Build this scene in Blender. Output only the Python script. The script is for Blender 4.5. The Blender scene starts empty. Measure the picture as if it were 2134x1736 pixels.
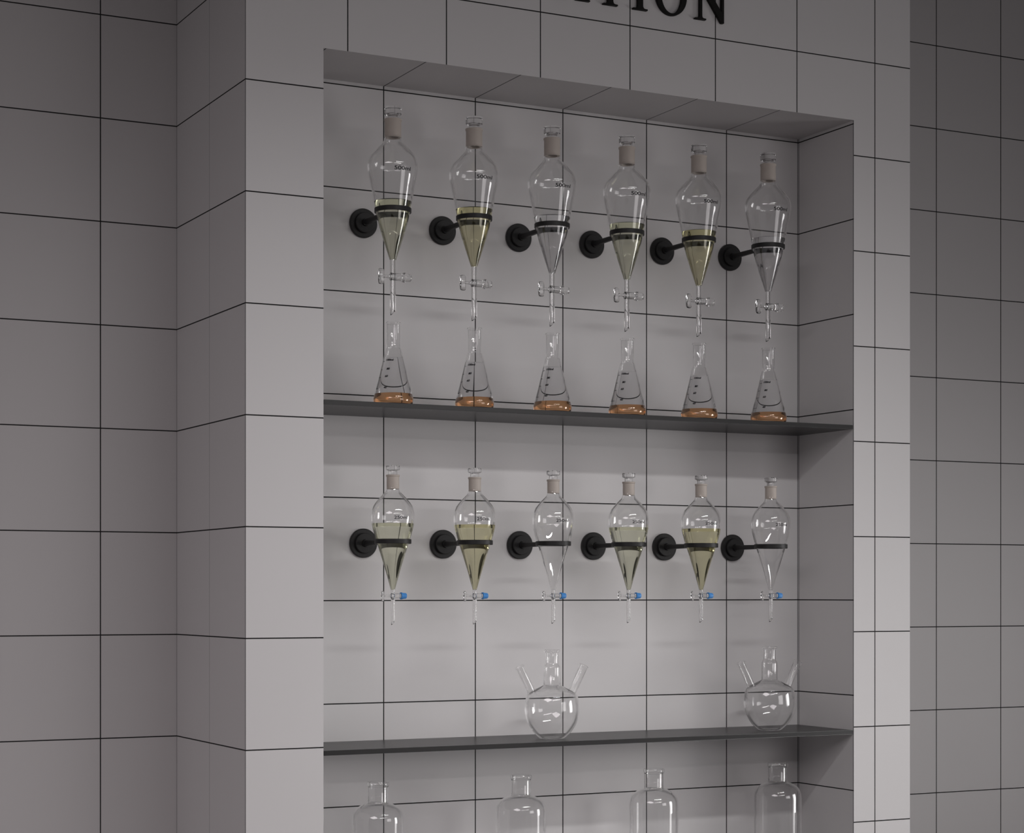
import bpy, bmesh, math
from mathutils import Vector, Matrix

sc = bpy.context.scene
col = sc.collection
CAMZ = 1.55                      # height of the lens above the floor
D, YB, YN = 3.3349, 3.7378, 3.5333   # pilaster front, recessed walls, back of the niche
XL, XR, NL, NR = 1.1787, 2.6683, 1.3278, 2.5204
NTOP = CAMZ + 0.9928             # niche ceiling
T = 0.2
CEIL = 3.05

# ------------------------------------------------------------------ helpers
def tag(o, label=None, cat=None, group=None, kind=None):
    if label: o['label'] = label
    if cat: o['category'] = cat
    if group: o['group'] = group
    if kind: o['kind'] = kind
    return o

def link(name, me, mat=None, parent=None, loc=(0, 0, 0)):
    o = bpy.data.objects.new(name, me)
    col.objects.link(o)
    o.location = loc
    if mat is not None:
        for m in (mat if isinstance(mat, (list, tuple)) else [mat]):
            me.materials.append(m)
    if parent: o.parent = parent
    return o

def empty(name, loc):
    o = bpy.data.objects.new(name, None)
    o.empty_display_size = 0.02
    col.objects.link(o); o.location = loc
    return o

def finish(bm, name, smooth=None):
    bmesh.ops.recalc_face_normals(bm, faces=bm.faces[:])
    me = bpy.data.meshes.new(name)
    bm.to_mesh(me); bm.free()
    if smooth is not None:
        for p in me.polygons: p.use_smooth = True
        me.set_sharp_from_angle(angle=math.radians(smooth))
    return me

def bm_box(bm, x0, x1, y0, y1, z0, z1, mi=0):
    v = [bm.verts.new(p) for p in ((x0,y0,z0),(x1,y0,z0),(x1,y1,z0),(x0,y1,z0),(x0,y0,z1),(x1,y0,z1),(x1,y1,z1),(x0,y1,z1))]
    fs = []
    for q in ((0,3,2,1),(4,5,6,7),(0,1,5,4),(1,2,6,5),(2,3,7,6),(3,0,4,7)):
        f = bm.faces.new([v[i] for i in q]); f.material_index = mi; fs.append(f)
    return fs      # bottom, top, front(-y), right(+x), back(+y), left(-x)

def spline(pts, n=6):
    """Catmull-Rom through (r,z) points."""
    out = []
    P = [pts[0]] + list(pts) + [pts[-1]]
    for i in range(1, len(P) - 2):
        p0, p1, p2, p3 = P[i-1], P[i], P[i+1], P[i+2]
        for k in range(n):
            t = k / n
            out.append(tuple(0.5*((2*p1[j]) + (-p0[j]+p2[j])*t + (2*p0[j]-5*p1[j]+4*p2[j]-p3[j])*t*t + (-p0[j]+3*p1[j]-3*p2[j]+p3[j])*t**3) for j in (0,1)))
    out.append(tuple(pts[-1]))
    return out

def radius_at(prof, z):
    for (r0, z0), (r1, z1) in zip(prof, prof[1:]):
        if min(z0, z1) <= z <= max(z0, z1) and z0 != z1:
            return r0 + (r1-r0)*(z-z0)/(z1-z0)
    return prof[0][0]

def bm_lathe(bm, prof, seg=64, M=None, closed=False):
    """Revolve (r,z) points about Z; r=0 makes a pole; closed joins the last to the first ring."""
    rings = []
    for r, z in prof:
        if r < 1e-7:
            rings.append([bm.verts.new((0, 0, z))])
        else:
            rings.append([bm.verts.new((r*math.cos(2*math.pi*i/seg), r*math.sin(2*math.pi*i/seg), z)) for i in range(seg)])
    pairs = list(zip(rings, rings[1:]))
    if closed: pairs.append((rings[-1], rings[0]))
    for a, b in pairs:
        for i in range(seg):
            j = (i+1) % seg
            if len(a) == 1 and len(b) == 1: continue
            if len(a) == 1: bm.faces.new((a[0], b[j], b[i]))
            elif len(b) == 1: bm.faces.new((a[i], a[j], b[0]))
            else: bm.faces.new((a[i], a[j], b[j], b[i]))
    if M is not None:
        bmesh.ops.transform(bm, matrix=M, verts=[v for r in rings for v in r])

def lathe(name, prof, seg=64, smooth=35, M=None, closed=False):
    bm = bmesh.new(); bm_lathe(bm, prof, seg, M, closed)
    return finish(bm, name, smooth)

def shell(outer, th, z_open_top=True):
    """outer: profile from the lowest point to the mouth; returns a closed ring profile of a vessel wall."""
    inner = []
    n = len(outer)
    for i, (r, z) in enumerate(outer):
        a = outer[max(0, i-1)]; b = outer[min(n-1, i+1)]
        dr, dz = b[0]-a[0], b[1]-a[1]
        L = math.hypot(dr, dz) or 1
        nr, nz = -dz/L, dr/L          # points inward for an upward running profile
        inner.append((max(r + nr*th, 0.0), z + nz*th))
    return inner

def dup(root, loc):
    r = root.copy(); col.objects.link(r); r.location = loc
    for ch in list(root.children):
        c = ch.copy(); col.objects.link(c); c.parent = r
        for g in list(ch.children):
            d = g.copy(); col.objects.link(d); d.parent = c
    return r

# ------------------------------------------------------------------ materials
def principled(name, color, rough=0.5, metal=0.0, spec=0.5, coat=0.0):
    m = bpy.data.materials.new(name); m.use_nodes = True
    b = m.node_tree.nodes['Principled BSDF']
    b.inputs['Base Color'].default_value = (*color, 1)
    b.inputs['Roughness'].default_value = rough
    b.inputs['Metallic'].default_value = metal
    b.inputs['Specular IOR Level'].default_value = spec
    b.inputs['Coat Weight'].default_value = coat
    return m

def add_noise(m, scale, amt, rough_amt=0.0, bump=0.0):
    """Fine tonal mottling that keeps every surface procedural."""
    nt = m.node_tree; b = nt.nodes['Principled BSDF']
    c = b.inputs['Base Color'].default_value[:]
    tc = nt.nodes.new('ShaderNodeTexCoord')
    n = nt.nodes.new('ShaderNodeTexNoise'); n.inputs['Scale'].default_value = scale; n.inputs['Detail'].default_value = 5
    nt.links.new(tc.outputs['Object'], n.inputs['Vector'])
    mx = nt.nodes.new('ShaderNodeMix'); mx.data_type = 'RGBA'
    mx.inputs['A'].default_value = (*[max(0, v*(1-amt)) for v in c[:3]], 1)
    mx.inputs['B'].default_value = (*[min(1, v*(1+amt)) for v in c[:3]], 1)
    nt.links.new(n.outputs['Fac'], mx.inputs['Factor'])
    nt.links.new(mx.outputs['Result'], b.inputs['Base Color'])
    if bump:
        bp = nt.nodes.new('ShaderNodeBump'); bp.inputs['Strength'].default_value = bump; bp.inputs['Distance'].default_value = 0.0005
        nt.links.new(n.outputs['Fac'], bp.inputs['Height']); nt.links.new(bp.outputs['Normal'], b.inputs['Normal'])
    return m

ALB = (0.662, 0.644, 0.647)
ALB2 = (0.520, 0.500, 0.503)     # slightly greyer tiles on the set-back walls; reused to shade the niche ceiling
def tile_material(name, lines, seams=(), half=0.00095, ALB=ALB):
    """Satin square tiles. lines: list of (axis, phase) for dark grout every 0.2 m; seams: (axis, position) for
    single hairline joints of a softer grey."""
    m = principled(name, ALB, rough=0.42, spec=0.32)
    nt = m.node_tree; N = nt.nodes; Lk = nt.links; b = N['Principled BSDF']
    tc = N.new('ShaderNodeTexCoord'); sep = N.new('ShaderNodeSeparateXYZ')
    Lk.new(tc.outputs['Object'], sep.inputs[0])
    def math_(op, a, c=None, d=None):
        n = N.new('ShaderNodeMath'); n.operation = op
        for i, v in enumerate((a, c, d)):
            if v is None: continue
            if isinstance(v, (int, float)): n.inputs[i].default_value = v
            else: Lk.new(v, n.inputs[i])
        return n.outputs[0]
    mask = None
    for ax, ph in lines:
        s = math_('SUBTRACT', sep.outputs['XYZ'.index(ax)], ph)
        pp = math_('PINGPONG', s, T/2)             # distance to the nearest joint
        k = math_('LESS_THAN', pp, half)
        mask = k if mask is None else math_('MAXIMUM', mask, k)
    smask = None
    for ax, pos, hw in seams:
        s = math_('ABSOLUTE', math_('SUBTRACT', sep.outputs['XYZ'.index(ax)], pos))
        k = math_('LESS_THAN', s, hw)
        smask = k if smask is None else math_('MAXIMUM', smask, k)
    noise = N.new('ShaderNodeTexNoise'); noise.inputs['Scale'].default_value = 2.3; noise.inputs['Detail'].default_value = 3
    Lk.new(tc.outputs['Object'], noise.inputs['Vector'])
    base = N.new('ShaderNodeMix'); base.data_type = 'RGBA'
    base.inputs['A'].default_value = (*[v*0.97 for v in ALB], 1); base.inputs['B'].default_value = (*[v*1.03 for v in ALB], 1)
    Lk.new(noise.outputs['Fac'], base.inputs['Factor'])
    cur = base.outputs['Result']
    if smask is not None:
        mx = N.new('ShaderNodeMix'); mx.data_type = 'RGBA'; mx.inputs['B'].default_value = (0.17, 0.165, 0.17, 1)
        Lk.new(smask, mx.inputs['Factor']); Lk.new(cur, mx.inputs['A']); cur = mx.outputs['Result']
    if mask is not None:
        mx = N.new('ShaderNodeMix'); mx.data_type = 'RGBA'; mx.inputs['B'].default_value = (0.012, 0.0115, 0.012, 1)
        Lk.new(mask, mx.inputs['Factor']); Lk.new(cur, mx.inputs['A']); cur = mx.outputs['Result']
        rg = math_('MULTIPLY_ADD', mask, 0.45, 0.42); Lk.new(rg, b.inputs['Roughness'])
        bp = N.new('ShaderNodeBump'); bp.inputs['Strength'].default_value = 0.4; bp.inputs['Distance'].default_value = 0.001
        Lk.new(math_('SUBTRACT', 1.0, mask), bp.inputs['Height']); Lk.new(bp.outputs['Normal'], b.inputs['Normal'])
    Lk.new(cur, b.inputs['Base Color'])
    return m

ZF, ZN = CAMZ + 0.9189, CAMZ + 0.9855       # grout phases of the outer walls and of the niche
HX = 0.00115
m_front  = tile_material('tiles_front', [('X', 1.3754), ('Z', ZF)], half=HX)
m_stile  = tile_material('tiles_stile', [('Z', ZF)], [('X', XL, 0.0006)], half=HX)
m_side   = tile_material('tiles_outer_side', [('Z', ZF)], [('Y', D+0.2015, 0.0006), ('Y', YB-0.0008, 0.0012), ('Y', D, 0.0025)], half=HX)
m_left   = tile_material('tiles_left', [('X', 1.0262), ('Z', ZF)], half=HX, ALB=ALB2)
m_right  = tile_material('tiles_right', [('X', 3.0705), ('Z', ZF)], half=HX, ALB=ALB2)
m_nback  = tile_material('tiles_niche_back', [('X', 1.5331), ('Z', ZN)], [('X', NR-0.0016, 0.0010)], half=HX)
m_nside  = tile_material('tiles_niche_side', [('Z', ZN)], [('Y', YN-0.002, 0.0010), ('Y', D+0.001, 0.0016)], half=HX)
m_ntop   = tile_material('tiles_niche_top', [('X', 1.5331)], half=HX*0.9, ALB=ALB2)  # ceiling tiles coloured darker to deepen the shade under the header
m_black  = add_noise(principled('black_powder_coat', (0.0125, 0.0118, 0.0122), rough=0.48, spec=0.35), 300, 0.25, bump=0.1)
m_shelf  = add_noise(principled('dark_satin_shelf', (0.011, 0.0102, 0.0104), rough=0.33, spec=0.42), 60, 0.15)
m_letter = add_noise(principled('black_letter_paint', (0.008, 0.0075, 0.007), rough=0.6, spec=0.2), 100, 0.2)
m_print  = principled('black_printed_ink', (0.006, 0.006, 0.008), rough=0.6, spec=0.2)
m_beige  = add_noise(principled('beige_ground_joint', (0.495, 0.437, 0.395), rough=0.5, spec=0.3), 90, 0.05)
m_blue   = add_noise(principled('blue_plastic_cap', (0.06, 0.27, 0.66), rough=0.4), 80, 0.06)
m_floor  = add_noise(principled('floor_concrete', (0.33, 0.32, 0.315), rough=0.6), 4, 0.1)
m_ceil   = add_noise(principled('ceiling_paint', (0.35, 0.34, 0.34), rough=0.9), 4, 0.03)

def glass(name, color, ior, rough=0.0):
    m = bpy.data.materials.new(name); m.use_nodes = True
    nt = m.node_tree; nt.nodes.clear()
    o = nt.nodes.new('ShaderNodeOutputMaterial'); g = nt.nodes.new('ShaderNodeBsdfGlass')
    g.inputs['IOR'].default_value = ior; g.inputs['Roughness'].default_value = rough
    tc = nt.nodes.new('ShaderNodeTexCoord'); n = nt.nodes.new('ShaderNodeTexNoise'); n.inputs['Scale'].default_value = 40
    mx = nt.nodes.new('ShaderNodeMix'); mx.data_type = 'RGBA'
    mx.inputs['A'].default_value = (*color, 1); mx.inputs['B'].default_value = (*[min(1, c*1.005) for c in color], 1)
    nt.links.new(tc.outputs['Object'], n.inputs['Vector']); nt.links.new(n.outputs['Fac'], mx.inputs['Factor'])
    nt.links.new(mx.outputs['Result'], g.inputs['Color'])
    nt.links.new(g.outputs[0], o.inputs['Surface'])
    return m
m_glass = glass('clear_borosilicate', (0.985, 0.985, 0.985), 1.45)
def thin_glass(name, tint, e0, e1, base=0.04):
    """Blown glass a millimetre or so thick: seen square on, light passes straight through and both faces mirror by
    Fresnel's law; towards the rim of the curve the wall refracts."""
    m = glass(name, tint, 1.45)
    nt = m.node_tree; N = nt.nodes; Lk = nt.links
    o = [n for n in N if n.type == 'OUTPUT_MATERIAL'][0]; gl = [n for n in N if n.type == 'BSDF_GLASS'][0]
    t = N.new('ShaderNodeBsdfTransparent'); g = N.new('ShaderNodeBsdfGlossy')
    t.inputs['Color'].default_value = (*tint, 1); g.inputs['Roughness'].default_value = 0.0
    g.inputs['Color'].default_value = (1, 1, 1, 1)
    geo = N.new('ShaderNodeNewGeometry'); dp = N.new('ShaderNodeVectorMath'); dp.operation = 'DOT_PRODUCT'
    Lk.new(geo.outputs['Normal'], dp.inputs[0]); Lk.new(geo.outputs['Incoming'], dp.inputs[1])
    def mt(op, a, b=None):
        n = N.new('ShaderNodeMath'); n.operation = op; n.use_clamp = True
        for i, v in enumerate((a, b)):
            if v is None: continue
            if isinstance(v, (int, float)): n.inputs[i].default_value = v
            else: Lk.new(v, n.inputs[i])
        return n.outputs[0]
    ab = N.new('ShaderNodeMath'); ab.operation = 'ABSOLUTE'; Lk.new(dp.outputs['Value'], ab.inputs[0])
    inv = mt('SUBTRACT', 1.0, ab.outputs[0])
    f = mt('ADD', mt('MULTIPLY', mt('POWER', inv, 5.0), 1-base), base)
    mx = N.new('ShaderNodeMixShader'); Lk.new(f, mx.inputs[0]); Lk.new(t.outputs[0], mx.inputs[1]); Lk.new(g.outputs[0], mx.inputs[2])
    mr = N.new('ShaderNodeMapRange'); mr.interpolation_type = 'SMOOTHSTEP'
    mr.inputs['From Min'].default_value = e0; mr.inputs['From Max'].default_value = e1
    Lk.new(inv, mr.inputs['Value'])
    m2 = N.new('ShaderNodeMixShader'); Lk.new(mr.outputs[0], m2.inputs[0]); Lk.new(mx.outputs[0], m2.inputs[1]); Lk.new(gl.outputs[0], m2.inputs[2])
    Lk.new(m2.outputs[0], o.inputs['Surface'])
    return m
m_thin = thin_glass('blown_clear_borosilicate', (0.992, 0.992, 0.992), 0.50, 0.80)
m_water = glass('clear_liquid', (0.99, 0.99, 0.992), 1.38)
m_green = glass('pale_green_yellow_liquid', (0.978, 0.982, 0.89), 1.38)
m_yellow = glass('straw_yellow_liquid', (0.978, 0.96, 0.80), 1.38)
m_orange = glass('orange_liquid', (0.95, 0.715, 0.515), 1.33)
m_solvent = glass('clear_light_liquid', (0.99, 0.99, 0.993), 1.22)

# ------------------------------------------------------------------ room shell
def plane_obj(name, pts, mat):
    bm = bmesh.new(); bm.faces.new([bm.verts.new(p) for p in pts])
    me = bpy.data.meshes.new(name); bm.to_mesh(me); bm.free()
    return tag(link(name, me, mat), kind='structure')

def wall_box(name, b, mats, idx=(0,0,0,0,0,0)):
    bm = bmesh.new(); fs = bm_box(bm, *b)
    for f, i in zip(fs, idx): f.material_index = i
    return tag(link(name, finish(bm, name), mats), kind='structure')

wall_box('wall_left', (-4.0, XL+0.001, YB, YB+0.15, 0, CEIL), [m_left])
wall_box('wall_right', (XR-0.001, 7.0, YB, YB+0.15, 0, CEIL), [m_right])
# pilaster: left stile, right stile, header, niche back, plinth
wall_box('wall_left_stile', (XL, NL, D, YB+0.1, 0, CEIL), [m_stile, m_side, m_nside], (0,0,0,2,0,1))
wall_box('wall_right_stile', (NR, XR, D, YB+0.1, 0, CEIL), [m_front, m_side, m_nside], (0,0,0,1,0,2))
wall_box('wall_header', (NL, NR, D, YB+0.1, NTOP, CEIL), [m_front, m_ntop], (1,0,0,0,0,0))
wall_box('wall_niche_back', (NL, NR, YN, YB+0.1, 0, NTOP), [m_nback])
wall_box('wall_plinth', (NL, NR, D, YN, 0, 0.40), [m_front])
wall_box('floor', (-4.0, 7.0, -5.0, YB+0.15, -0.1, 0), [m_floor])
wall_box('ceiling', (-4.0, 7.0, -5.0, YB+0.15, CEIL, CEIL+0.1), [m_ceil])

# ------------------------------------------------------------------ shelves
def shelf(ztop, label, nl=1):
    bm = bmesh.new(); bm_box(bm, NL+0.0008, NR-0.0022, D+0.0005, YN-0.0003, ztop-0.009, ztop)
    bmesh.ops.bevel(bm, geom=[e for e in bm.edges], offset=0.0006, segments=2, affect='EDGES')
    return tag(link('shelf', finish(bm, 'shelf', 40), m_shelf), label, 'shelf', 'dark shelves in the tiled niche')
S1, S2, S3 = CAMZ+0.3529, CAMZ-0.2874, CAMZ-0.607
shelf(S1, 'thin dark shelf carrying the six conical flasks with orange liquid')
shelf(S2, 'thin dark shelf carrying the two three-necked round flasks')
s3 = shelf(S3, 'thin dark shelf under the four wide-shouldered clear bottles')

# ------------------------------------------------------------------ wall brackets
AX = 0.1464          # distance of ring axis from the niche wall
def make_bracket():
    root = empty('wall_bracket', (0, 0, 0))
    Mx = Matrix.Rotation(math.radians(90), 4, 'X')      # local z -> -y (out of the wall)
    me = lathe('mounting_plate', [(0,0),(0.0282,0),(0.0285,0.0006),(0.0285,0.0060),(0.0275,0.0072),(0.0,0.0072)], 72, 35, Mx)
    link('mounting_plate', me, m_black, root)
    me = lathe('hub', [(0,0.0070),(0.0198,0.0070),(0.0198,0.0128),(0.0188,0.0140),(0.0075,0.0140),(0.0068,0.019),(0,0.019)], 64, 35, Mx)
    link('hub', me, m_black, root)
    # arm: rounded bar from the hub to the ring, flattening towards the ring
    bm = bmesh.new(); secs = []
    y_end = -(AX-0.0345)
    for k, (y, hw, hh) in enumerate([(-0.016,0.0052,0.0052),(-0.05,0.0050,0.0050),(-0.075,0.0046,0.0048),(-0.085,0.0042,0.0046),(y_end-0.0015,0.0040,0.0044)]):
        secs.append([bm.verts.new((hw*math.copysign(abs(math.cos(a))**0.6, math.cos(a)), y, hh*math.copysign(abs(math.sin(a))**0.6, math.sin(a)))) for a in [2*math.pi*i/20 for i in range(20)]])
    for a, b in zip(secs, secs[1:]):
        for i in range(20): bm.faces.new((a[i], a[(i+1)%20], b[(i+1)%20], b[i]))
    bm.faces.new(secs[0][::-1]); bm.faces.new(secs[-1])
    link('arm', finish(bm, 'arm', 40), m_black, root)
    Mr = Matrix.Translation((0, -AX, 0))
    h = 0.0044
    me = lathe('ring', [(0.0318,-h+0.0006),(0.0324,-h),(0.0342,-h),(0.0348,-h+0.0006),(0.0348,h-0.0006),(0.0342,h),(0.0324,h),(0.0318,h-0.0006)], 96, 35, Mr, closed=True)
    link('ring', me, m_black, root)
    return root

# ------------------------------------------------------------------ printed marks
def text_mesh(txt, size, place, bold=0.0, shear=0.0, wide=1.2):
    """Printed text wrapped on glass; place(u,v) gives the 3D point for a flat point (metres)."""
    cu = bpy.data.curves.new('txt', 'FONT'); cu.body = txt; cu.size = size; cu.resolution_u = 4
    cu.offset = bold; cu.shear = shear
    o = bpy.data.objects.new('txt', cu); col.objects.link(o)
    bpy.context.view_layer.update()
    dg = bpy.context.evaluated_depsgraph_get()
    me = bpy.data.meshes.new_from_object(o.evaluated_get(dg))
    bpy.data.objects.remove(o); bpy.data.curves.remove(cu)
    bm = bmesh.new(); bm.from_mesh(me); bpy.data.meshes.remove(me)
    for v in bm.verts: v.co = place(v.co.x*wide, v.co.y)
    return bm

def wrap(prof, z0, a0, flip=1.0):
    """a0: azimuth (degrees to the left of -Y) where the text starts."""
    def f(u, v):
        z = z0 + v
        r0 = radius_at(prof, z0)
        r = radius_at(prof, z) + 0.00035
        a = math.radians(a0) - u/r0
        return (-r*math.sin(a), -r*math.cos(a), z)
    return f

# ------------------------------------------------------------------ separating funnels
def stopcock(parent, r, xh0, xh1, xb, xc0, xc1, rh, z, captype):
    """Key and barrel lying along X. parts: stopcock > handle, cap"""
    R = Matrix.Translation((0, 0, z)) @ Matrix.Rotation(math.radians(90), 4, 'Y')   # z -> +x
    bar = lathe('stopcock', [(0,-xb*0.9),(r*0.80,-xb*0.9),(r,-xb*0.7),(r,-xb*0.2),(r*0.86,0.0),(r*0.92,xb*0.4),(r*0.92,xc0-0.0005),(0,xc0-0.0005)], 40, 35, R)
    b = link('stopcock', bar, m_glass, parent)
    # key handle: rod and upright oval paddle
    bm = bmesh.new()
    bm_lathe(bm, [(0,xh1-0.0006),(r*0.42,xh1-0.0006),(r*0.34,(xh1-xb)/2),(r*0.5,-xb*0.9-0.0004),(0,-xb*0.9-0.0004)], 28, R)
    hw = (xh1-xh0)/2; cx = (xh0+xh1)/2
    Mh = Matrix.Translation((cx, 0, z-0.0008)) @ Matrix.Rotation(math.radians(90), 4, 'Y') @ Matrix.Diagonal((1, 0.26, 1, 1))
    bm_lathe(bm, [(0,-hw),(rh*0.93,-hw),(rh,-hw*0.5),(rh,hw*0.5),(rh*0.93,hw),(0,hw)], 40, Mh)
    link('handle', finish(bm, 'handle', 35), m_glass, b)
    rr = r*1.16 if captype == 'blue' else r*1.06
    prof = [(0,xc0),(rr*1.18,xc0),(rr*1.18,xc0+0.0026),(rr,xc0+0.0032),(rr*0.93,xc1-0.0012),(rr*0.82,xc1),(0,xc1)]
    if captype == 'blue':
        bm = bmesh.new(); bm_lathe(bm, prof, 48, None)
        for v in bm.verts:          # grip ribs
            rad = math.hypot(v.co.x, v.co.y)
            if rad > rr*0.8 and v.co.z > xc0+0.0025:
                k = 1 + 0.045*(1 if round(math.atan2(v.co.y, v.co.x)/(2*math.pi)*48) % 4 < 2 else -1)
                v.co.x *= k; v.co.y *= k
        bmesh.ops.transform(bm, matrix=R, verts=bm.verts[:])
        link('cap', finish(bm, 'cap', 35), m_blue, b)['label'] = 'blue ribbed plastic cap'
    else:
        link('cap', lathe('cap', prof, 40, 35, R), m_glass, b)
    return b

def stem(parent, r, bore, z0, z1, cut, name='stem'):
    """Hollow drip tube with a slanted tip, the point at the left."""
    bm = bmesh.new()
    bm_lathe(bm, [(bore,z0),(r*0.95,z0),(r,z0-0.004),(r,z1+cut),(r,z1),(bore,z1),(bore,z1+cut)], 36, None, closed=True)
    for v in bm.verts:
        if v.co.z <= z1 + 1e-6:
            v.co.z += cut*0.5*(1 + v.co.x/r)*1.0
            if v.co.x < 0: v.co.x *= 0.9
    return link(name, finish(bm, name, 40), m_glass, parent)

def make_funnel(big):
    root = empty('separating_funnel', (0, 0, 0))
    if big:   # z relative to ring height (0.720)
        Z0 = 0.720
        pts = [(0.0062,0.6275),(0.0235,0.682),(0.0300,0.7075),(0.0338,0.7275),(0.0418,0.767),(0.0462,0.787),(0.0480,0.802),(0.0470,0.8115),(0.0432,0.8215),(0.0318,0.8350),(0.0225,0.8440),(0.0180,0.8490),(0.0164,0.8545),(0.0160,0.8600)]
    else:
        Z0 = 0.0972
        pts = [(0.0042,0.0065),(0.0125,0.037),(0.0208,0.0645),(0.0295,0.0925),(0.0352,0.111),(0.0398,0.1305),(0.0409,0.1440),(0.0392,0.1565),(0.0342,0.1680),(0.0262,0.1780),(0.0185,0.1860),(0.0142,0.1905),(0.0123,0.1965),(0.0119,0.2000)]
    pts = [(r, z-Z0) for r, z in pts]
    outer = spline(pts, 5)
    th = 0.0016
    inner = shell(outer, th)
    body = lathe('bulb', outer + inner[::-1], 96, 40, None, closed=True)
    link('bulb', body, m_thin, root)
    zt = outer[-1][1]
    if big:
        rj, rf, zj1 = 0.0158, 0.0169, 0.8918-Z0; zj0 = 0.8572-Z0
        rs, zs0, zs1, rn = 0.0162, 0.8998-Z0, 0.9140-Z0, 0.0100
    else:
        rj, rf, zj1 = 0.0119, 0.0130, 0.2228-Z0; zj0 = 0.1958-Z0
        rs, zs0, zs1, rn = 0.0131, 0.2315-Z0, 0.2400-Z0, 0.0088
    ri = rn + 0.0006
    lp = 0.0034
    link('ground_joint', lathe('ground_joint', [(ri,zj0),(rj-0.0004,zj0),(rj,zj0+0.0005),(rj,zj1-lp-0.0006),(rf-0.0003,zj1-lp),(rf,zj1-lp+0.0006),(rf,zj1-0.0006),(rf-0.0006,zj1),(ri,zj1)], 64, 35, None, closed=True),
         m_beige, root)['label'] = 'beige frosted ground joint collar'
    # stopper: flat disc head, slim neck, tapered plug down in the joint
    link('stopper', lathe('stopper', [(0,zj0+0.004),(rn-0.0012,zj0+0.004),(rn-0.0002,zj1+0.0005),(rn-0.0008,zs0-0.002),(rn+0.0015,zs0-0.0002),(rs-0.0008,zs0),(rs,zs0+0.0012),(rs,zs1-0.0012),(rs-0.0010,zs1),(0,zs1)], 64, 32),
         m_glass, root)
    # print
    if big:
        bm = text_mesh('500ml', 0.0098, wrap(outer, 0.7880-Z0, 20.8), bold=0.00016, wide=1.4)
    else:
        bm = text_mesh('250ml', 0.0084, wrap(outer, 0.1385-Z0, 20.8), bold=0.00012, wide=1.35)
    me = bpy.data.meshes.new('volume_mark'); bm.to_mesh(me); bm.free()
    link('volume_mark', me, m_print, root)['label'] = 'printed %s capacity mark' % ('500ml' if big else '250ml')
    if big:
        stem(root, 0.0052, 0.0030, 0.6283-Z0, 0.5225-Z0, 0.010)
        stopcock(root, 0.0074, -0.0290, -0.0190, 0.0060, 0.0215, 0.0362, 0.0148, 0.5955-Z0, 'clear')
    else:
        stem(root, 0.0038, 0.0022, 0.0072-Z0, -0.0600-Z0, 0.0075)
        stopcock(root, 0.0048, -0.0232, -0.0188, 0.0045, 0.0158, 0.0272, 0.0098, -0.0052-Z0, 'blue')
    root['_prof'] = 0
    del root['_prof']
    return root, outer, inner, Z0

def liquid_mesh(outer, inner, z_top, z_bot, over=0.0005):
    """Fills the vessel; its skin sits just inside the glass wall."""
    prof = []
    mid = [((a[0]+b[0])/2, (a[1]+b[1])/2) for a, b in zip(outer, inner)]
    prof.append((0, z_bot)); prof.append((radius_at(mid, z_bot), z_bot))
    prof += [p for p in mid if z_bot+0.0006 < p[1] < z_top-0.0006]
    prof.append((radius_at(mid, z_top), z_top))
    prof.append((0, z_top))
    return lathe('liquid', prof, 96, 30)

# labels
WHERE = ['first', 'second', 'third', 'fourth', 'fifth', 'sixth']
proto_b = make_bracket()
big, bo, bi, BZ = make_funnel(True)
small, so, si, SZ = make_funnel(False)
LQ = {'g': (m_green, 'pale green-yellow liquid'), 'y': (m_yellow, 'deeper straw-yellow liquid'), 'c': (m_water, 'clear colourless liquid')}
me_bl = liquid_mesh(bo, bi, 0.7365-BZ, 0.6275-BZ)
me_sl = liquid_mesh(so, si, 0.1310-SZ, 0.0068-SZ)
YA = YN - AX
big_x = [1.4885 + 0.1702*k for k in range(6)]
small_x = [1.4885 + 0.17155*k for k in range(6)]
pat = 'gycgyc'
lab_big = ['large 500ml glass separating funnel with pale green-yellow liquid, leftmost in upper row',
           'large 500ml glass funnel with straw-yellow liquid, second in upper row',
           'large 500ml glass separating funnel with clear liquid, third in upper row',
           'large 500ml glass separating funnel with pale green-yellow liquid, fourth in upper row',
           'large 500ml glass funnel with straw-yellow liquid, fifth in upper row',
           'large 500ml glass funnel with clear liquid, rightmost in upper row']
lab_small = ['small 250ml glass separating funnel with pale green-yellow liquid, leftmost in lower row',
             'small 250ml glass funnel with straw-yellow liquid, second in lower row',
             'empty 250ml glass separating funnel hanging above the left three-necked flask',
             'small 250ml glass separating funnel with pale green-yellow liquid, fourth in lower row',
             'small 250ml glass funnel with straw-yellow liquid, fifth in lower row',
             'empty 250ml glass separating funnel above the right three-necked flask']
def place(proto, used, loc):
    if not used: proto.location = loc; return proto
    return dup(proto, loc)
bw = 'black round-plate ring bracket holding the %s'
hold_big = ['leftmost large 500ml funnel', 'second large 500ml funnel from the left', 'clear-filled 500ml funnel left of centre',
            'fourth large 500ml funnel from the left', 'fifth large 500ml funnel, second from right', 'rightmost large 500ml funnel']
hold_small = ['leftmost small 250ml funnel', 'second small 250ml funnel from the left', 'empty 250ml funnel left of centre',
              'fourth small 250ml funnel from the left', 'fifth small 250ml funnel, second from right', 'rightmost empty 250ml funnel']
objs = []
for k in range(6):
    for row, (xs, proto, Z0, lab, hold, mel) in enumerate(((big_x, big, BZ, lab_big, hold_big, me_bl), (small_x, small, SZ, lab_small, hold_small, me_sl))):
        b = place(proto_b, bool(k or row), (xs[k], YN, CAMZ+Z0))
        tag(b, bw % hold[k], 'bracket', 'black ring brackets on the niche wall')
        fn = place(proto, bool(k), (xs[k], YA, CAMZ+Z0))
        tag(fn, lab[k], 'funnel', 'large 500ml funnels in the upper row' if row == 0 else 'small 250ml funnels in the lower row')
        objs.append((fn, row, k, mel))
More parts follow.
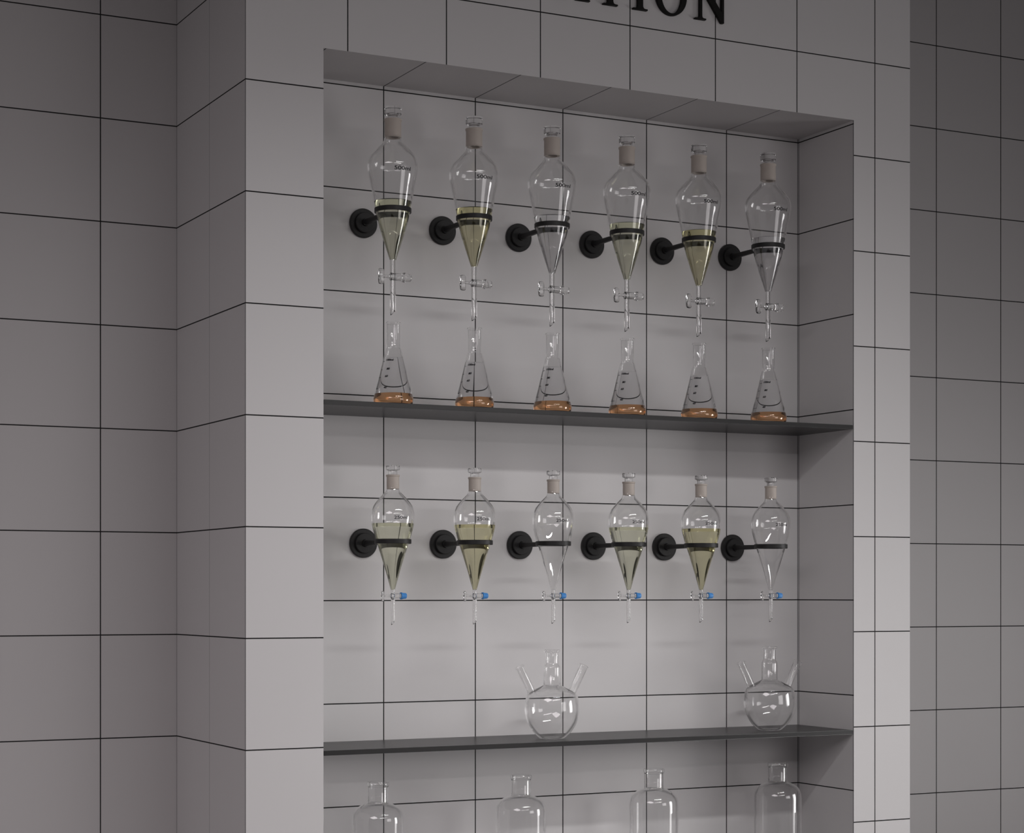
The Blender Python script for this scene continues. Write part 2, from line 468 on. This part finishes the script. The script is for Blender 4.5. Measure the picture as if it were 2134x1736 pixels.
for fn, row, k, mel in objs:
    if row == 1 and pat[k] == 'c': continue
    mat, lb = LQ[pat[k]]
    lq = link('liquid', mel.copy(), mat, fn); lq['label'] = lb

# ------------------------------------------------------------------ conical flasks
def make_flask():
    root = empty('conical_flask', (0, 0, 0))
    pts_low = spline([(0.0300,0.0),(0.0335,0.0008),(0.0362,0.0036),(0.0374,0.0085),(0.0372,0.0140),(0.0355,0.0210)], 5)
    cone = [(0.0355,0.0210),(0.0284,0.0472),(0.0190,0.0870),(0.0144,0.1065)]
    neck = spline([(0.0144,0.1065),(0.0132,0.1085),(0.0128,0.1115),(0.0127,0.1160)], 4) + [(0.0127,0.1525)]
    outer = pts_low + cone[1:-1] + neck
    inner = shell(outer, 0.0014)
    inner[0] = (inner[0][0], 0.0014)
    lip = [(0.0132,0.1537),(0.0145,0.1543),(0.0149,0.1556),(0.0144,0.1568),(0.0130,0.1570),(0.0116,0.1562)]
    prof = [(0,0.0003)] + [(0.0285,0.0)] + outer + lip + inner[::-1] + [(0,0.0016)]
    link('body', lathe('body', prof, 96, 35), m_thin, root)
    mid = [((a[0]+b[0])/2, (a[1]+b[1])/2) for a, b in zip(outer, inner)]
    zo, zc = 0.0215, 0.0895
    p = [(0,0.0009),(0.0296,0.0009)] + [q for q in mid[2:] if q[1] < zo-0.0004] + [(radius_at(mid, zo), zo),(0,zo)]
    o = link('liquid', lathe('liquid', p, 96, 30), m_orange, root); o['label'] = 'orange lower liquid'
    p = [(0,zo+0.0001),(radius_at(mid, zo+0.0001),zo+0.0001)] + [q for q in mid if zo+0.0006 < q[1] < zc-0.0004] + [(radius_at(mid, zc), zc),(0,zc)]
    o = link('liquid', lathe('liquid', p, 96, 30), m_solvent, root); o['label'] = 'clear upper liquid layer'
    bmA = bmesh.new()
    for txt, y, a in (('100ml', 0.0824, 68), ('80', 0.0652, 56), ('60', 0.0512, 60), ('40', 0.0296, 57.5)):
        b = text_mesh(txt, 0.0052, wrap(outer, y, a), bold=0.00028, shear=0.2)
        me = bpy.data.meshes.new('t'); b.to_mesh(me); b.free(); bmA.from_mesh(me); bpy.data.meshes.remove(me)
    for y, a0, a1 in ((0.0818,93,76),(0.0662,101,81),(0.0515,101,81),(0.0300,101,81)):
        for i in range(6):
            aa, ab = (math.radians(a0+(a1-a0)*t/6) for t in (i, i+1))
            vs = []
            for (a, z) in ((aa,y-0.00035),(ab,y-0.00035),(ab,y+0.00035),(aa,y+0.00035)):
                r = radius_at(outer, z)+0.0003
                vs.append(bmA.verts.new((-r*math.sin(a), -r*math.cos(a), z)))
            bmA.faces.new(vs)
    me = bpy.data.meshes.new('graduation_marks'); bmA.to_mesh(me); bmA.free()
    link('graduation_marks', me, m_print, root)['label'] = 'printed 100ml, 80, 60 and 40 graduations'
    return root
fl = make_flask()
fw = ['leftmost large funnel', 'second large funnel from the left', 'clear-filled large funnel left of centre',
      'fourth large funnel from the left', 'fifth large funnel, second from right', 'rightmost large funnel']
fshort = ['leftmost', 'second from left', 'third from left', 'fourth from left', 'fifth from left, second from right', 'rightmost']
for k in range(6):
    o = place(fl, bool(k), (big_x[k]+0.001, YA, S1+0.0001))
    tag(o, 'conical flask with orange liquid below the %s' % fw[k], 'flask', 'conical flasks on the upper shelf')

# ------------------------------------------------------------------ three-necked flasks
def make_round():
    root = empty('three_necked_flask', (0, 0, 0))
    outer = spline([(0.0225,0.0),(0.0265,0.0022),(0.0385,0.0140),(0.0490,0.0310),(0.0538,0.0500),(0.0540,0.0620),(0.0520,0.0780),(0.0492,0.0865),(0.0420,0.0925),(0.0330,0.0975),(0.0240,0.1018),(0.0180,0.1050)], 5)
    nk = [(0.0168,0.1070),(0.0168,0.1390),(0.0164,0.1425),(0.0148,0.1455),(0.0134,0.1475),(0.0131,0.1500),(0.0131,0.1690),(0.0140,0.1702)]
    lip = [(0.0156,0.1708),(0.0161,0.1726),(0.0160,0.1745),(0.0152,0.1756),(0.0138,0.1757),(0.0121,0.1735)]
    full = outer + nk
    inner = shell(full, 0.0016)
    inner[0] = (0.0215, 0.0020)
    prof = [(0,0.0012),(0.0180,0.0010),(0.0200,0.0)] + full + lip + [p for p in inner[::-1]] + [(0,0.0030)]
    body = link('body', lathe('body', prof, 96, 35), m_thin, root)
    for s in (-1, 1):
        b0 = Vector((s*0.0452, 0, 0.0905)); b1 = Vector((s*0.0725, 0, 0.1430))
        d = (b1-b0); L = d.length
        R = Matrix.Translation(b0) @ d.to_track_quat('Z', 'Y').to_matrix().to_4x4()
        me = lathe('side_neck', [(0.0071,0.0),(0.0086,0.0),(0.0084,0.004),(0.0084,L-0.003),(0.0092,L-0.0018),(0.0096,L-0.0006),(0.0090,L),(0.0074,L-0.0004),(0.0071,L-0.003)], 48, 35, R, closed=True)
        link('side_neck', me, m_thin, root)
    return root
rf = make_round()
tag(rf, 'clear three-necked round flask standing mid-shelf, left of the other one', 'flask', 'three-necked round flasks on the lower shelf')
rf.location = (1.8440, 3.4150, S2+0.0001)
o = dup(rf, (2.3650, 3.4180, S2+0.0001))
tag(o, 'clear three-necked round flask standing near the right niche wall', 'flask', 'three-necked round flasks on the lower shelf')

# ------------------------------------------------------------------ wide-shouldered bottles
def make_bottle():
    root = empty('glass_bottle', (0, 0, 0))
    H = 0.250
    low = spline([(0.0440,0.0),(0.0475,0.0012),(0.0494,0.0050),(0.0498,0.0110)], 4)
    up = spline([(0.0498,0.1740),(0.0492,0.1830),(0.0462,0.1925),(0.0395,0.2008),(0.0300,0.2063),(0.0235,0.2087),(0.0203,0.2103)], 5)
    outer = low + up + [(0.0196,0.2125),(0.0196,0.2400)]
    inner = shell(outer, 0.0014); inner[0] = (0.043, 0.0028)
    prof = [(0,0.0015),(0.036,0.0012),(0.040,0.0)] + outer + inner[::-1] + [(0,0.0045)]
    link('body', lathe('body', prof, 96, 35), m_thin, root)
    link('lip', lathe('lip', [(0.0178,0.2402),(0.0196,0.2402),(0.0210,0.2412),(0.0217,0.2440),(0.0215,0.2475),(0.0203,0.2497),(0.0188,0.2500),(0.0177,0.2485)], 72, 50, None, closed=True), m_thin, root)
    return root
bt = make_bottle()
bl = ['leftmost of the four clear wide-shouldered bottles below the lower shelf',
      'clear wide-shouldered bottle, second from left, below the left three-necked flask',
      'clear wide-shouldered bottle, third from left, on the bottom shelf',
      'clear wide-shouldered bottle nearest the right niche wall on the bottom shelf']
for k, x in enumerate((1.4726, 1.7776, 2.0823, 2.3870)):
    o = place(bt, bool(k), (x, 3.42, S3+0.0001))
    tag(o, bl[k], 'bottle', 'clear bottles on the bottom shelf')

# ------------------------------------------------------------------ raised serif letters
EM = 0.115
def glyph(ch):
    """Roman capitals in em units: list of closed outlines, baseline 0, cap height .662."""
    c, s, b = 0.662, 0.019, 0.045      # cap, serif thickness, bracket
    def foot(x0, x1, l, r, up):        # serif outline pieces of a stem between x0,x1
        y0, y1 = (0, s) if up else (c, c-s); d = b if up else -b
        return [(x0, y1+d), (x0-0.012, y1+d*0.35), (x0-0.035, y1+d*0.06), (l, y1), (l, y0), (r, y0), (r, y1), (x1+0.035, y1+d*0.06), (x1+0.012, y1+d*0.35), (x1, y1+d)]
    if ch == 'I':
        p = foot(0.115, 0.218, 0.018, 0.315, True) + foot(0.115, 0.218, 0.018, 0.315, False)[::-1]
        return [p], 0.333
    if ch == 'T':
        p = foot(0.255, 0.357, 0.160, 0.452, True) + [(0.357, c-0.037), (0.48, c-0.040), (0.535, c-0.075), (0.570, c-0.170), (0.593, c-0.170), (0.587, c), (0.025, c), (0.018, c-0.170), (0.042, c-0.170), (0.077, c-0.075), (0.132, c-0.040), (0.255, c-0.037)]
        return [p], 0.611
    if ch == 'O':
        def el(cx, cy, a, bb, n=64): return [(cx+a*math.cos(2*math.pi*i/n), cy+bb*math.sin(2*math.pi*i/n)) for i in range(n)]
        return [el(0.361, 0.331, 0.327, 0.345), el(0.361, 0.331, 0.222, 0.312)[::-1]], 0.722
    if ch == 'N':
        p = [(0.115, s+0.045), (0.103, s+0.02), (0.08, s+0.004), (0.015, s), (0.015, 0), (0.245, 0), (0.245, s), (0.185, s+0.004), (0.165, s+0.02), (0.160, s+0.045),
             (0.160, 0.545), (0.592, -0.012), (0.640, -0.012), (0.640, c-0.06), (0.648, c-0.035), (0.665, c-s-0.004), (0.715, c-s), (0.715, c), (0.505, c), (0.505, c-s), (0.570, c-s-0.004), (0.590, c-0.035), (0.595, c-0.06),
             (0.595, 0.165), (0.205, c), (0.012, c), (0.012, c-s), (0.075, c-0.030), (0.115, c-0.075)]
        return [p], 0.722
    if ch == 'A':
        p = [(0.015, 0), (0.235, 0), (0.235, s), (0.160, s+0.008), (0.143, s+0.035), (0.150, 0.075), (0.196, 0.218), (0.448, 0.218), (0.500, 0.080), (0.505, s+0.03), (0.485, s+0.006), (0.425, s), (0.425, 0), (0.706, 0), (0.706, s), (0.655, s+0.006), (0.630, s+0.03), (0.610, 0.075), (0.392, 0.674), (0.352, 0.674), (0.115, 0.080), (0.090, s+0.028), (0.062, s+0.006), (0.015, s)]
        q = [(0.212, 0.257), (0.330, 0.560), (0.434, 0.257)]
        return [p, q], 0.722
def letter(ch, xc, zb, label):
    outl, adv = glyph(ch)
    cu = bpy.data.curves.new('ltr', 'CURVE'); cu.dimensions = '2D'; cu.fill_mode = 'BOTH'
    cu.extrude = 0.0035; cu.bevel_depth = 0.0003
    for pl in outl:
        sp = cu.splines.new('POLY'); sp.points.add(len(pl)-1); sp.use_cyclic_u = True
        for pt, (x, y) in zip(sp.points, pl): pt.co = ((x-adv/2)*EM*0.94, y*EM, 0, 1)
    o = bpy.data.objects.new('ltr', cu); col.objects.link(o); bpy.context.view_layer.update()
    me = bpy.data.meshes.new_from_object(o.evaluated_get(bpy.context.evaluated_depsgraph_get()))
    bpy.data.objects.remove(o); bpy.data.curves.remove(cu)
    me.transform(Matrix.Rotation(math.radians(90), 4, 'X'))
    me.name = 'sign_letter'; me.materials.clear()
    for p in me.polygons: p.material_index = 0
    lo = link('sign_letter', me, m_letter, None, (xc, D-0.0039, zb))
    return tag(lo, label, 'letter', 'raised letters above the niche')
LB = CAMZ + 1.1515
LETTERS = [('A', 1.8435, 'black raised serif letter A above the niche, left of the T'),
           ('T', 1.9275, 'black raised serif letter T above the niche, between A and I'),
           ('I', 1.9955, 'black raised serif letter I above the niche, between T and O'),
           ('O', 2.0675, 'black raised serif letter O above the niche, left of the N'),
           ('N', 2.1610, 'black raised serif letter N, last of the wall lettering')]
for ch, x, lab in LETTERS: letter(ch, x, LB, lab)

# ------------------------------------------------------------------ light
def area(name, loc, target, sx, sy, power, color):
    l = bpy.data.lights.new(name, 'AREA'); l.shape = 'RECTANGLE'; l.size = sx; l.size_y = sy
    l.energy = power; l.color = color
    o = bpy.data.objects.new(name, l); col.objects.link(o); o.location = loc
    o.rotation_euler = (Vector(target)-Vector(loc)).to_track_quat('-Z', 'Y').to_euler()
    return o
def strip(name, loc, target, sx, sy, power, color, spread):
    o = area(name, loc, target, sx, sy, power, color)
    o.data.spread = math.radians(spread)
    return o
NEAR = (1.86, D-1.47, CAMZ+1.06)
FAR = (1.3, D-3.9, CAMZ+1.13)
strip('ceiling_strip_near', NEAR, (1.86, D, CAMZ+1.06-1.47*1.15), 1.2, 0.05, 2.9, (1.0, 0.995, 0.99), 92)
strip('ceiling_strip_far', FAR, (1.35, D, CAMZ-1.3), 2.6, 0.06, 3.4, (1.0, 0.965, 0.965), 110)
strip('window_daylight', (5.0, 1.75, CAMZ-0.15), (1.70, 3.4, CAMZ-0.35), 0.55, 1.2, 4.3, (1.0, 0.985, 0.98), 72)
strip('fill_low_right', (4.2, 1.9, CAMZ-0.3), (1.6, 3.4, CAMZ-0.7), 0.5, 1.1, 1.3, (1.0, 0.985, 0.98), 50)  # added fill from low right, lifts the niche; not a second window
strip('fill_front_right', (3.6, -0.8, 1.75), (1.8, 3.4, 1.15), 1.6, 1.2, 3.5, (1.0, 0.96, 0.96), 75)  # added soft fill from the front right, widened to blur its shadows
strip('fill_overhead_left', (-1.2, 0.6, 2.74), (-1.2, 0.6, 0), 2.0, 2.0, 68, (1.0, 0.93, 0.955), 180)  # added overhead fill, hung low so the wall tops stay dark

w = bpy.data.worlds.new('World'); sc.world = w; w.use_nodes = True
nt = w.node_tree; bg = nt.nodes['Background']
tc = nt.nodes.new('ShaderNodeTexCoord'); sx = nt.nodes.new('ShaderNodeSeparateXYZ'); rp = nt.nodes.new('ShaderNodeValToRGB')
mr = nt.nodes.new('ShaderNodeMapRange'); mr.inputs['From Min'].default_value = -1; mr.inputs['From Max'].default_value = 1
nt.links.new(tc.outputs['Generated'], sx.inputs[0]); nt.links.new(sx.outputs['Z'], mr.inputs['Value']); nt.links.new(mr.outputs[0], rp.inputs[0])
rp.color_ramp.elements[0].position = 0.35; rp.color_ramp.elements[0].color = (0.98, 0.96, 1.0, 1)
rp.color_ramp.elements[1].position = 0.62; rp.color_ramp.elements[1].color = (0.30, 0.29, 0.29, 1)
nt.links.new(rp.outputs[0], bg.inputs[0]); bg.inputs[1].default_value = 0.21

# ------------------------------------------------------------------ camera
F, YAW, HY = 4088.8, 0.4747, 1236.1
cd = bpy.data.cameras.new('camera'); cam = bpy.data.objects.new('camera', cd); col.objects.link(cam)
cam.location = (0, 0, CAMZ); cam.rotation_euler = (math.radians(90), 0, -YAW)
cd.sensor_width = 36; cd.lens = 36*F/2134; cd.shift_x = 0; cd.shift_y = (HY-868)/2134
cd.clip_start = 0.05
sc.camera = cam
sc.view_settings.view_transform = 'Standard'; sc.view_settings.look = 'None'
sc.view_settings.gamma = 1; sc.view_settings.use_curve_mapping = False
sc.view_settings.exposure = 0.0
sc.cycles.max_bounces = 16; sc.cycles.transmission_bounces = 14; sc.cycles.transparent_max_bounces = 16
sc.cycles.sample_clamp_indirect = 6.0
